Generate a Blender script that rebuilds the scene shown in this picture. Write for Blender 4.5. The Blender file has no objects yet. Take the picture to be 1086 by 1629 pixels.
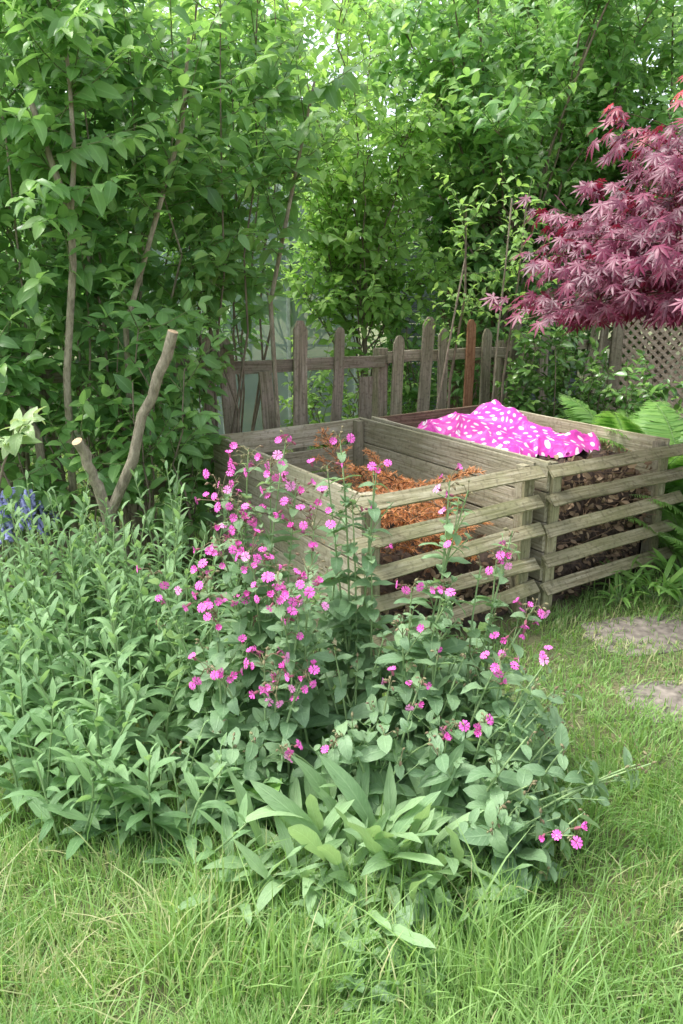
import bpy, math, numpy as np
from mathutils import Vector, Matrix
rng = np.random.default_rng(11)
scene = bpy.context.scene
COL = scene.collection
def U(a, b, n=None): return rng.uniform(a, b, n)
def nrm(v): return v / (np.linalg.norm(v, axis=-1, keepdims=True) + 1e-9)
UP = np.array([0, 0, 1.0])

# ---------------------------------------------------------------- camera
F = 1267.0; TH = math.radians(16.4); H = 1.6
cam = bpy.data.cameras.new("camera"); camo = bpy.data.objects.new("camera", cam); COL.objects.link(camo)
cam.sensor_fit = 'VERTICAL'; cam.sensor_height = 36; cam.sensor_width = 24; cam.lens = 28
cam.clip_end = 600; cam.clip_start = 0.05
camo.location = (0, 0, H); camo.rotation_euler = (math.pi/2 - TH, 0, 0)
scene.camera = camo
def survey(px, py, y):
    """measured position at a known distance y"""
    u = (px-543)/F; v = (814.5-py)/F
    d = np.array([u, math.cos(TH)+v*math.sin(TH), -math.sin(TH)+v*math.cos(TH)])
    return np.array([0, 0, H]) + d*(y/d[1])

# ---------------------------------------------------------------- materials
def newmat(name):
    m = bpy.data.materials.new(name); m.use_nodes = True
    nt = m.node_tree; nt.nodes.clear()
    return m, nt, nt.nodes, nt.links
def N(nodes, t, **kw):
    n = nodes.new(t)
    for k, v in kw.items():
        if k in n.inputs: n.inputs[k].default_value = v
        else: setattr(n, k, v)
    return n
def c4(c): return (c[0], c[1], c[2], 1)
def mixc(nodes, links, f, a, b, mode='MIX'):
    n = nodes.new('ShaderNodeMix'); n.data_type = 'RGBA'; n.blend_type = mode
    for i, s in ((0, f), (6, a), (7, b)):
        if hasattr(s, 'links'): links.new(s, n.inputs[i])
        elif i == 0: n.inputs[0].default_value = s
        else: n.inputs[i].default_value = c4(s)
    return n.outputs[2]
def math_(nodes, links, op, a, b=0.0, clamp=False):
    n = nodes.new('ShaderNodeMath'); n.operation = op; n.use_clamp = clamp
    for i, s in ((0, a), (1, b)):
        if hasattr(s, 'links'): links.new(s, n.inputs[i])
        else: n.inputs[i].default_value = s
    return n.outputs[0]
def ramp(nodes, links, f, stops):
    r = nodes.new('ShaderNodeValToRGB'); e = r.color_ramp.elements
    while len(e) < len(stops): e.new(0.5)
    for el, (p, c) in zip(e, stops): el.position = p; el.color = c4(c)
    links.new(f, r.inputs[0]); return r.outputs[0]

def leafmat(name, dark, light, young, rib=0.35, rough=0.45, trans=0.3, spec=0.4, tcol=None, veins=8, back=0.25, simple=False):
    m, nt, n, l = newmat(name)
    at = n.new('ShaderNodeAttribute'); at.attribute_name = 'lf'
    sep = n.new('ShaderNodeSeparateColor'); l.new(at.outputs['Color'], sep.inputs[0])
    r, u, v = sep.outputs; tint = at.outputs['Alpha']
    geo = n.new('ShaderNodeNewGeometry')
    col = mixc(n, l, r, dark, light)
    col = mixc(n, l, tint, col, young)
    lightc = [min(1, x*1.6+0.05) for x in light]
    if rib > 0:
        au = math_(n, l, 'ABSOLUTE', math_(n, l, 'SUBTRACT', u, 0.5))
        rf = math_(n, l, 'SUBTRACT', 1.0, math_(n, l, 'MULTIPLY', au, 14.0), True)
        if not simple and veins:
            wv = math_(n, l, 'SINE', math_(n, l, 'MULTIPLY', math_(n, l, 'SUBTRACT', v, math_(n, l, 'MULTIPLY', au, 0.5)), veins*6.28))
            vf = math_(n, l, 'MULTIPLY', math_(n, l, 'POWER', math_(n, l, 'MAXIMUM', wv, 0.0), 6.0), 0.5)
            rf = math_(n, l, 'MAXIMUM', rf, vf)
        rf = math_(n, l, 'MULTIPLY', rf, rib)
        col = mixc(n, l, rf, col, lightc)
    if back > 0:
        bk = mixc(n, l, back, col, [min(1, x*1.3+0.05) for x in light])
        col = mixc(n, l, geo.outputs['Backfacing'], col, bk)
    p = N(n, 'ShaderNodeBsdfPrincipled', Roughness=rough); p.inputs['Specular IOR Level'].default_value = spec
    if not simple:
        noi2 = N(n, 'ShaderNodeTexNoise', Scale=45.0, Detail=2.0); l.new(geo.outputs['Position'], noi2.inputs['Vector'])
        col = mixc(n, l, math_(n, l, 'MULTIPLY', noi2.outputs[0], 0.45), col, dark)
        bp_ = N(n, 'ShaderNodeBump', Strength=0.6, Distance=0.006)
        h = math_(n, l, 'ADD', math_(n, l, 'MULTIPLY', noi2.outputs[0], 0.6), rf) if rib > 0 else noi2.outputs[0]
        l.new(h, bp_.inputs['Height']); l.new(bp_.outputs[0], p.inputs['Normal'])
    l.new(col, p.inputs['Base Color'])
    t = n.new('ShaderNodeBsdfTranslucent')
    tc = mixc(n, l, 0.5, col, tcol or [min(1, light[0]*2.0), min(1, light[1]*2.0), light[2]*0.9])
    l.new(tc, t.inputs[0])
    ms = n.new('ShaderNodeMixShader'); ms.inputs[0].default_value = trans
    l.new(p.outputs[0], ms.inputs[1]); l.new(t.outputs[0], ms.inputs[2])
    o = n.new('ShaderNodeOutputMaterial'); l.new(ms.outputs[0], o.inputs[0])
    return m

def barkmat(name, a, b, sc=25, rough=0.85):
    m, nt, n, l = newmat(name)
    geo = n.new('ShaderNodeNewGeometry')
    mp = N(n, 'ShaderNodeMapping'); mp.inputs['Scale'].default_value = (1, 1, 0.35); l.new(geo.outputs['Position'], mp.inputs[0])
    no = N(n, 'ShaderNodeTexNoise', Scale=sc, Detail=4.0, Roughness=0.7); l.new(mp.outputs[0], no.inputs['Vector'])
    col = ramp(n, l, no.outputs[0], [(0.3, a), (0.7, b)])
    bu = N(n, 'ShaderNodeBump', Strength=1.0, Distance=0.015); l.new(no.outputs[0], bu.inputs['Height'])
    p = N(n, 'ShaderNodeBsdfPrincipled', Roughness=rough); l.new(col, p.inputs['Base Color']); l.new(bu.outputs[0], p.inputs['Normal'])
    o = n.new('ShaderNodeOutputMaterial'); l.new(p.outputs[0], o.inputs[0]); return m

def woodmat(name, dark, mid, light, algae=0.4, algc=(0.10, 0.13, 0.05)):
    m, nt, n, l = newmat(name)
    tc = n.new('ShaderNodeTexCoord'); oi = n.new('ShaderNodeObjectInfo')
    ad = n.new('ShaderNodeVectorMath'); ad.operation = 'ADD'
    cx = n.new('ShaderNodeCombineXYZ'); k = math_(n, l, 'MULTIPLY', oi.outputs['Random'], 37.0)
    l.new(k, cx.inputs[0]); l.new(k, cx.inputs[1])
    l.new(tc.outputs['Object'], ad.inputs[0]); l.new(cx.outputs[0], ad.inputs[1])
    mp = N(n, 'ShaderNodeMapping'); mp.inputs['Scale'].default_value = (2.2, 50, 50); l.new(ad.outputs[0], mp.inputs[0])
    g = N(n, 'ShaderNodeTexNoise', Scale=1.6, Detail=6.0, Roughness=0.65, Distortion=0.4); l.new(mp.outputs[0], g.inputs['Vector'])
    b = N(n, 'ShaderNodeTexNoise', Scale=4.0, Detail=5.0, Roughness=0.65); l.new(ad.outputs[0], b.inputs['Vector'])
    s = N(n, 'ShaderNodeTexNoise', Scale=45.0, Detail=3.0); l.new(ad.outputs[0], s.inputs['Vector'])
    col = ramp(n, l, g.outputs[0], [(0.32, dark), (0.47, mid), (0.68, light)])
    af = math_(n, l, 'MULTIPLY', math_(n, l, 'SUBTRACT', math_(n, l, 'MULTIPLY', b.outputs[0], 4.0), 1.5, True), algae)
    col = mixc(n, l, af, col, algc)
    sp = math_(n, l, 'MULTIPLY', math_(n, l, 'SUBTRACT', math_(n, l, 'MULTIPLY', s.outputs[0], 5.0), 2.6, True), 0.65)
    col = mixc(n, l, sp, col, dark)
    hv = math_(n, l, 'ADD', math_(n, l, 'MULTIPLY', oi.outputs['Random'], 0.45), 0.74)
    hs = n.new('ShaderNodeHueSaturation'); l.new(col, hs.inputs['Color']); l.new(hv, hs.inputs['Value'])
    bu = N(n, 'ShaderNodeBump', Strength=0.9, Distance=0.006); l.new(g.outputs[0], bu.inputs['Height'])
    p = N(n, 'ShaderNodeBsdfPrincipled', Roughness=0.85); p.inputs['Specular IOR Level'].default_value = 0.2
    l.new(hs.outputs[0], p.inputs['Base Color']); l.new(bu.outputs[0], p.inputs['Normal'])
    o = n.new('ShaderNodeOutputMaterial'); l.new(p.outputs[0], o.inputs[0]); return m

def plain(name, c, rough=0.6, spec=0.3, var=0.25, sc=30, alpha=1.0, metal=0.0):
    m, nt, n, l = newmat(name)
    geo = n.new('ShaderNodeNewGeometry')
    no = N(n, 'ShaderNodeTexNoise', Scale=sc, Detail=4.0); l.new(geo.outputs['Position'], no.inputs['Vector'])
    col = ramp(n, l, no.outputs[0], [(0.3, [x*(1-var) for x in c]), (0.7, [min(1, x*(1+var)) for x in c])])
    p = N(n, 'ShaderNodeBsdfPrincipled', Roughness=rough, Alpha=alpha, Metallic=metal); p.inputs['Specular IOR Level'].default_value = spec
    l.new(col, p.inputs['Base Color'])
    o = n.new('ShaderNodeOutputMaterial'); l.new(p.outputs[0], o.inputs[0]); return m

M = {}
M['shrub'] = leafmat('shrub_leaf', (0.08, 0.20, 0.065), (0.19, 0.37, 0.12), (0.35, 0.55, 0.16), rough=0.36, trans=0.40, spec=.5, simple=True)
M['shrub2'] = leafmat('hedge_leaf', (0.10, 0.23, 0.07), (0.23, 0.42, 0.14), (0.38, 0.58, 0.18), rough=0.36, trans=0.42, spec=.5, simple=True)
M['lime'] = leafmat('lime_leaf', (0.16, 0.31, 0.08), (0.32, 0.51, 0.16), (0.45, 0.63, 0.21), rough=0.5, trans=0.48, simple=True)  # yellow-green, lightened further to paint backlight and haze into the leaves
M['far'] = leafmat('far_hazed_leaf', (0.20, 0.32, 0.16), (0.36, 0.51, 0.26), (0.45, 0.61, 0.32), rough=0.6, trans=0.47, rib=0, simple=True)  # distance haze painted in: leaf colour made paler and greyer
M['gloss'] = leafmat('gloss_leaf', (0.06, 0.15, 0.035), (0.15, 0.31, 0.07), (0.30, 0.48, 0.12), rough=0.25, trans=0.15, spec=0.6, simple=True)
M['perennial'] = leafmat('perennial_leaf', (0.14, 0.27, 0.12), (0.27, 0.43, 0.20), (0.35, 0.54, 0.24), rough=0.5, trans=0.33)
M['campion'] = leafmat('campion_leaf', (0.14, 0.25, 0.13), (0.28, 0.42, 0.23), (0.36, 0.51, 0.26), rough=0.5, trans=0.32, veins=6)
M['rosette'] = leafmat('rosette_leaf', (0.17, 0.30, 0.14), (0.33, 0.48, 0.24), (0.38, 0.54, 0.28), rough=0.6, trans=0.3, rib=0.35, veins=10)
M['fern'] = leafmat('fern_leaf', (0.10, 0.24, 0.06), (0.22, 0.42, 0.10), (0.30, 0.50, 0.13), trans=0.38, simple=True)
M['grass'] = leafmat('grass_blade', (0.14, 0.28, 0.08), (0.30, 0.46, 0.16), (0.60, 0.55, 0.32), rib=0.0, rough=0.5, trans=0.42, back=0.0, simple=True)
M['maple'] = leafmat('maple_leaf', (0.075, 0.010, 0.032), (0.21, 0.028, 0.075), (0.72, 0.02, 0.03), rough=0.42, trans=0.25, spec=0.5, tcol=(0.55, 0.015, 0.04), back=0.05, veins=0, simple=True)  # third colour is a painted backlit red for the crown top
M['pale'] = leafmat('pale_leaf', (0.25, 0.38, 0.16), (0.42, 0.54, 0.28), (0.5, 0.6, 0.35), rough=0.4)
M['dead'] = leafmat('dead_leaf', (0.08, 0.05, 0.035), (0.26, 0.17, 0.10), (0.40, 0.30, 0.18), rough=0.8, trans=0.05, simple=True)
M['needle'] = leafmat('dry_needle', (0.55, 0.19, 0.07), (0.85, 0.36, 0.15), (0.80, 0.46, 0.24), rib=0, rough=0.7, trans=0.2, simple=True)
M['bark'] = barkmat('shrub_bark', (0.10, 0.08, 0.055), (0.28, 0.23, 0.16))
M['barkpale'] = barkmat('pale_bark', (0.16, 0.135, 0.09), (0.46, 0.40, 0.29), sc=45)
M['twig'] = barkmat('green_twig', (0.10, 0.14, 0.05), (0.2, 0.24, 0.09))
M['stem'] = barkmat('green_stem', (0.18, 0.29, 0.12), (0.30, 0.42, 0.18))
M['stemred'] = barkmat('red_stem', (0.18, 0.10, 0.07), (0.24, 0.26, 0.12))
M['mbark'] = barkmat('maple_bark', (0.08, 0.04, 0.035), (0.18, 0.10, 0.08))
M['cut'] = plain('cut_wood', (0.55, 0.40, 0.24), rough=0.8, sc=60)
M['fence'] = woodmat('fence_wood', (0.13, 0.105, 0.075), (0.30, 0.25, 0.19), (0.46, 0.40, 0.32), 0.45, (0.17, 0.18, 0.09))
M['fencered'] = woodmat('red_fence_wood', (0.20, 0.085, 0.045), (0.36, 0.17, 0.10), (0.50, 0.28, 0.17), 0.05)
M['bin'] = woodmat('bin_wood', (0.20, 0.17, 0.115), (0.44, 0.39, 0.28), (0.62, 0.57, 0.45), 0.5, (0.27, 0.27, 0.14))
M['slat'] = woodmat('slat_wood', (0.12, 0.105, 0.06), (0.32, 0.285, 0.175), (0.52, 0.48, 0.34), 0.65, (0.21, 0.22, 0.10))
M['darkwood'] = woodmat('dark_board', (0.08, 0.05, 0.035), (0.18, 0.12, 0.085), (0.3, 0.22, 0.15), 0.2)
M['lattice'] = woodmat('lattice_wood', (0.30, 0.22, 0.16), (0.50, 0.39, 0.30), (0.62, 0.52, 0.42), 0.0)
M['petal'] = plain('pink_petal', (0.84, 0.15, 0.57), rough=0.55, var=0.14, sc=90)
M['petal2'] = plain('pale_pink_petal', (0.88, 0.32, 0.66), rough=0.55, var=0.1, sc=90)
M['calyx'] = plain('calyx', (0.28, 0.09, 0.12), rough=0.6)
M['eye'] = plain('flower_eye', (0.86, 0.4, 0.7))
M['bluebell'] = plain('bluebell_petal', (0.42, 0.43, 0.80), rough=0.5)
M['soil'] = plain('compost', (0.08, 0.058, 0.044), rough=0.95, sc=40, var=0.6)
M['stone'] = plain('flagstone', (0.21, 0.185, 0.155), rough=0.95, sc=22, var=0.5)
M['alu'] = plain('frame_metal', (0.5, 0.55, 0.53), rough=0.5)
M['glass'] = plain('greenhouse_glass', (0.44, 0.54, 0.54), rough=0.15, spec=0.8, alpha=0.5, sc=2)
M['shed'] = woodmat('shed_board', (0.14, 0.16, 0.20), (0.22, 0.25, 0.31), (0.3, 0.33, 0.38), 0.1)
M['roof'] = plain('roof_felt', (0.16, 0.16, 0.16), rough=0.9)

# ---------------------------------------------------------------- mesh building
class MB:
    def __init__(s): s.V = []; s.Q = []; s.T = []; s.C = []; s.mq = []; s.mt = []; s.n = 0
    def add(s, V, Q=None, T=None, C=None, mat=0):
        V = np.asarray(V, float).reshape(-1, 3)
        if Q is not None and len(Q): Q = np.asarray(Q, int).reshape(-1, 4)+s.n; s.Q.append(Q); s.mq.append(np.full(len(Q), mat))
        if T is not None and len(T): T = np.asarray(T, int).reshape(-1, 3)+s.n; s.T.append(T); s.mt.append(np.full(len(T), mat))
        s.V.append(V)
        if C is None: C = np.tile([0.5, 0.3, 0.5, 0], (len(V), 1))
        s.C.append(np.asarray(C, float).reshape(-1, 4)); s.n += len(V)
    def build(s, name, mats, origin=(0, 0, 0), smooth=True):
        V = np.concatenate(s.V)-np.asarray(origin)
        Q = np.concatenate(s.Q) if s.Q else np.zeros((0, 4), int)
        T = np.concatenate(s.T) if s.T else np.zeros((0, 3), int)
        me = bpy.data.meshes.new(name)
        me.vertices.add(len(V)); me.vertices.foreach_set('co', V.astype(np.float32).ravel())
        me.loops.add(Q.size+T.size); me.loops.foreach_set('vertex_index', np.concatenate([Q.ravel(), T.ravel()]).astype(np.int32))
        me.polygons.add(len(Q)+len(T))
        st = np.concatenate([np.arange(len(Q))*4, len(Q)*4+np.arange(len(T))*3]).astype(np.int32)
        me.polygons.foreach_set('loop_start', st)
        for m in mats: me.materials.append(m)
        mi = np.concatenate([np.concatenate(s.mq) if s.mq else np.zeros(0), np.concatenate(s.mt) if s.mt else np.zeros(0)]).astype(np.int32)
        me.polygons.foreach_set('material_index', mi)
        me.polygons.foreach_set('use_smooth', np.full(len(mi), smooth))
        me.update(calc_edges=True)
        a = me.attributes.new('lf', 'FLOAT_COLOR', 'POINT'); a.data.foreach_set('color', np.concatenate(s.C).astype(np.float32).ravel())
        return me

def tube(mb, pts, r0, r1, sides=5, mat=0, cap=False):
    pts = np.asarray(pts, float); k = len(pts)
    tan = nrm(np.gradient(pts, axis=0)); ref = np.array([0.31, 0.77, 0.2])
    x = nrm(np.cross(tan, ref)); y = np.cross(tan, x)
    r = np.linspace(r0, r1, k)[:, None, None] if np.isscalar(r0) else np.asarray(r0)[:, None, None]
    a = np.arange(sides)*2*math.pi/sides
    V = pts[:, None]+r*(np.cos(a)[None, :, None]*x[:, None]+np.sin(a)[None, :, None]*y[:, None])
    i = np.arange(k-1)[:, None]*sides; j = np.arange(sides)[None]; j2 = (j+1) % sides
    Q = np.stack([i+j, i+j2, i+sides+j2, i+sides+j], -1).reshape(-1, 4)
    mb.add(V, Q, mat=mat)
    if cap is not False:
        c = np.vstack([V[-1], pts[-1][None]])
        mb.add(c, None, [[q, (q+1) % sides, sides] for q in range(sides)], mat=cap)

def curve(a, b, bend, k=8):
    a = np.asarray(a, float); b = np.asarray(b, float); t = np.linspace(0, 1, k)[:, None]
    return a*(1-t)+b*t+np.asarray(bend)*(4*t*(1-t))

def leaf_t(W, a, b, droop, fold, wave=0.0, n=6, side=0.0):
    t = np.linspace(0, 1, n+1); tt = np.clip(t, 0.02, 0.985)
    w = tt**a*(1-tt)**b; w = w/w.max()*W/2
    w[0] = min(w[0], W*0.06); w[-1] = 0.003
    ang = -droop*t**1.2; dy = np.cos(ang)/n; dz = np.sin(ang)/n
    y = np.concatenate([[0], np.cumsum(dy[1:])]); z = np.concatenate([[0], np.cumsum(dz[1:])])
    wv = wave*np.sin(t*13); cx = side*t**2
    L = np.stack([cx-w, y, z+fold*w+wv*w*2], -1); Mi = np.stack([cx, y, z], -1); R = np.stack([cx+w, y, z+fold*w-wv*w*2], -1)
    V = np.stack([L, Mi, R], 1).reshape(-1, 3)
    i = np.arange(n)[:, None]*3
    Q = np.concatenate([np.hstack([i, i+1, i+4, i+3]), np.hstack([i+1, i+2, i+5, i+4])])
    uv = np.stack([np.tile([0, 0.5, 1.0], n+1), np.repeat(t, 3)], -1)
    return V, Q, None, uv
def variants(W, a, b, droops, fold=0.35, wave=0.1, n=6, side=0.12):
    return [leaf_t(W*U(0.9, 1.1), a, b, d, fold*U(0.4, 1.4), wave*U(-1, 1), n, side*U(-1, 1)) for d in droops]

def maple_t(droop):
    V = [[0, 0, 0]]; T = []; uv = [[0.5, 0]]
    angs = np.radians([-120, -78, -39, 0, 39, 78, 120]); lens = [0.42, 0.74, 0.95, 1.0, 0.95, 0.74, 0.42]
    for a, L in zip(angs, lens):
        d = np.array([math.sin(a), math.cos(a)]); p = np.array([d[1], -d[0]])
        i = len(V)
        for s, w, q in ((0.2, 0, 0), (0.5, 0.115, 0), (0.5, -0.115, 1), (1.0, 0, 0.5), (0.25, 0.055, 0), (0.25, -0.055, 1), (0.55, 0, .5)):
            xy = d*s*L+p*w*(1 if s > .3 else 1.2); z = -droop*(s*L)**2-(0.04 if w else 0.0)
            V.append([xy[0], xy[1], z]); uv.append([0.5 if w == 0 else (0.1 if w < 0 else 0.9), s])
        T += [[0, i+4, i+6], [i+4, i+1, i+6], [i+1, i+3, i+6], [0, i+6, i+5], [i+5, i+6, i+2], [i+6, i+3, i+2]]
    return np.array(V), None, np.array(T), np.array(uv)

def place(mb, tm, P, D, Nn, L, tint=0.0, mat=0):
    P = np.asarray(P, float).reshape(-1, 3); m = len(P)
    if m == 0: return
    D = nrm(np.asarray(D, float).reshape(-1, 3)); Nn = np.asarray(Nn, float).reshape(-1, 3)
    X = nrm(np.cross(D, Nn)); Z = np.cross(X, D)
    L = np.broadcast_to(np.asarray(L, float), (m,)); tint = np.broadcast_to(np.asarray(tint, float), (m,))
    pick = rng.integers(0, len(tm), m)
    for k, (V, Q, T, uv) in enumerate(tm):
        s = np.where(pick == k)[0]
        if not len(s): continue
        R = np.stack([X[s], D[s], Z[s]], 1)
        W = P[s][:, None]+L[s][:, None, None]*np.einsum('vk,mkj->mvj', V, R)
        off = (np.arange(len(s))*len(V))[:, None, None]
        r = U(0, 1, len(s))
        C = np.stack([np.repeat(r, len(V)), np.tile(uv[:, 0], len(s)), np.tile(uv[:, 1], len(s)), np.repeat(tint[s], len(V))], -1)
        mb.add(W, (Q[None]+off) if Q is not None else None, (T[None]+off) if T is not None else None, C, mat)

# ---------------------------------------------------------------- object helpers
def thing(name, label, cat, base, group=None):
    o = bpy.data.objects.new(name, None); o.empty_display_size = 0.1; COL.objects.link(o)
    o.location = Vector(base); o['label'] = label; o['category'] = cat
    if group: o['group'] = group
    return o
def part(root, name, me, mw=None):
    o = bpy.data.objects.new(name, me); COL.objects.link(o); o.parent = root
    if mw is not None: o.matrix_basis = Matrix.Translation(-root.location) @ mw
    return o
def single(name, me, label, cat, loc=(0, 0, 0), group=None):
    o = bpy.data.objects.new(name, me); COL.objects.link(o); o.location = Vector(loc); o['label'] = label; o['category'] = cat
    if group: o['group'] = group
    return o
def mbpart(root, name, mb, mats, smooth=True):
    return part(root, name, mb.build(name, mats, tuple(root.location), smooth))

def board(root, name, p0, p1, w, t, up, mat, pointed=False, warp=0.0015, ragged=0.0):
    p0 = np.asarray(p0, float); p1 = np.asarray(p1, float); L = np.linalg.norm(p1-p0)
    x = (p1-p0)/L; z = np.asarray(up, float); z = z-x*np.dot(x, z); z = z/np.linalg.norm(z); y = np.cross(z, x)
    c = min(w, t)*0.09
    sec = [(-t/2+c, -w/2), (t/2-c, -w/2), (t/2, -w/2+c), (t/2, w/2-c), (t/2-c, w/2), (-t/2+c, w/2), (-t/2, w/2-c), (-t/2, -w/2+c)]
    ss = list(np.linspace(0, L, 6)); sc = [1]*6
    if pointed:
        k1 = U(.4, .65); ss = list(np.linspace(0, L-w*k1, 5))+[L-w*.2, L]; sc = [U(.93, 1.04) for _ in range(5)]+[U(.55, .75), U(.15, .45)]
    V = []; wob = rng.normal(0, warp, (len(ss), 2))
    for s, k, wb in zip(ss, sc, wob):
        for (yy, zz) in sec:
            V.append((s+(rng.normal(0, ragged) if s in (0, L) else 0), yy+wb[0]*0.6+rng.normal(0, 0.0003), zz*k+wb[1]+rng.normal(0, 0.0006)))
    Fc = []
    for i in range(len(ss)-1):
        for j in range(8):
            j2 = (j+1) % 8; Fc.append((i*8+j, i*8+j2, (i+1)*8+j2, (i+1)*8+j))
    Fc.append(tuple(range(7, -1, -1))); e = (len(ss)-1)*8; Fc.append(tuple(range(e, e+8)))
    me = bpy.data.meshes.new(name); me.from_pydata(V, [], [tuple(reversed(f)) for f in Fc]); me.materials.append(mat); me.update()
    mw = Matrix(((x[0], y[0], z[0], p0[0]), (x[1], y[1], z[1], p0[1]), (x[2], y[2], z[2], p0[2]), (0, 0, 0, 1)))
    return part(root, name, me, mw)

# ---------------------------------------------------------------- setting: ground
def ground():
    m, nt, n, l = newmat('lawn_ground')
    geo = n.new('ShaderNodeNewGeometry')
    a = N(n, 'ShaderNodeTexNoise', Scale=2.5, Detail=5.0); l.new(geo.outputs['Position'], a.inputs['Vector'])
    b = N(n, 'ShaderNodeTexNoise', Scale=60.0, Detail=6.0, Roughness=0.7); l.new(geo.outputs['Position'], b.inputs['Vector'])
    col = ramp(n, l, b.outputs[0], [(0.3, (0.06, 0.07, 0.025)), (0.55, (0.14, 0.18, 0.07)), (0.75, (0.28, 0.26, 0.14))])
    col = mixc(n, l, math_(n, l, 'MULTIPLY', math_(n, l, 'SUBTRACT', math_(n, l, 'MULTIPLY', a.outputs[0], 4.0), 1.9, True), .8), col, (0.30, 0.24, 0.14))
    bu = N(n, 'ShaderNodeBump', Strength=0.8, Distance=0.03); l.new(b.outputs[0], bu.inputs['Height'])
    p = N(n, 'ShaderNodeBsdfPrincipled', Roughness=0.95); l.new(col, p.inputs['Base Color']); l.new(bu.outputs[0], p.inputs['Normal'])
    o = n.new('ShaderNodeOutputMaterial'); l.new(p.outputs[0], o.inputs[0])
    me = bpy.data.meshes.new('ground'); s = 250
    me.from_pydata([(-s, -s, 0), (s, -s, 0), (s, s, 0), (-s, s, 0)], [], [(0, 1, 2, 3)]); me.materials.append(m)
    g = bpy.data.objects.new('ground', me); COL.objects.link(g); g['kind'] = 'structure'
ground()

# bin frame
A0 = np.array([0.10, 3.07, 0]); E1 = np.array([0.82, 0.572, 0]); E2 = np.array([-0.53, 0.848, 0])
E1 = nrm(E1); E2 = nrm(E2)
def bp(a, b, z): return A0+a*E1+b*E2+np.array([0, 0, z])
Minv = np.linalg.inv(np.array([[E1[0], E2[0]], [E1[1], E2[1]]]))
def inbin(x, y, m=0.0):
    q = np.stack([x-A0[0], y-A0[1]], -1) @ Minv.T
    return (q[:, 0] > -m) & (q[:, 0] < 2.05+m) & (q[:, 1] > -m) & (q[:, 1] < 1.5+m)

# flagstones
def stone(cx, cy, w, h, rot):
    k = 22; a = np.linspace(0, 2*math.pi, k, endpoint=False)
    r = 1/np.maximum(np.abs(np.cos(a)), np.abs(np.sin(a)))**0.8*(1+rng.normal(0, 0.04, k))
    x = r*np.cos(a)*w/2; y = r*np.sin(a)*h/2; c, s = math.cos(rot), math.sin(rot)
    V = []
    for z, sc in ((-0.03, 1), (0.004, 1), (0.007, 0.95)):
        V += [((x[i]*c-y[i]*s)*sc, (x[i]*s+y[i]*c)*sc, z+rng.normal(0, 0.001)) for i in range(k)]
    V.append((0, 0, 0.008)); Fc = []
    for q in range(2):
        for i in range(k): Fc.append((q*k+i, q*k+(i+1) % k, (q+1)*k+(i+1) % k, (q+1)*k+i))
    for i in range(k): Fc.append((2*k+i, 2*k+(i+1) % k, 3*k))
    me = bpy.data.meshes.new('flagstone'); me.from_pydata(V, [], Fc); me.materials.append(M['stone']); me.update()
    single('flagstone', me, "worn brownish stone slab sunk into the lawn", "paving slab", (cx, cy, 0), "stepping stones in the lawn")
STN = [(1.45, 3.42, .62, .38, .3), (1.34, 2.80, .46, .30, .15), (1.97, 3.45, .4, .34, .5)]
for s in STN: stone(*s)

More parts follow.
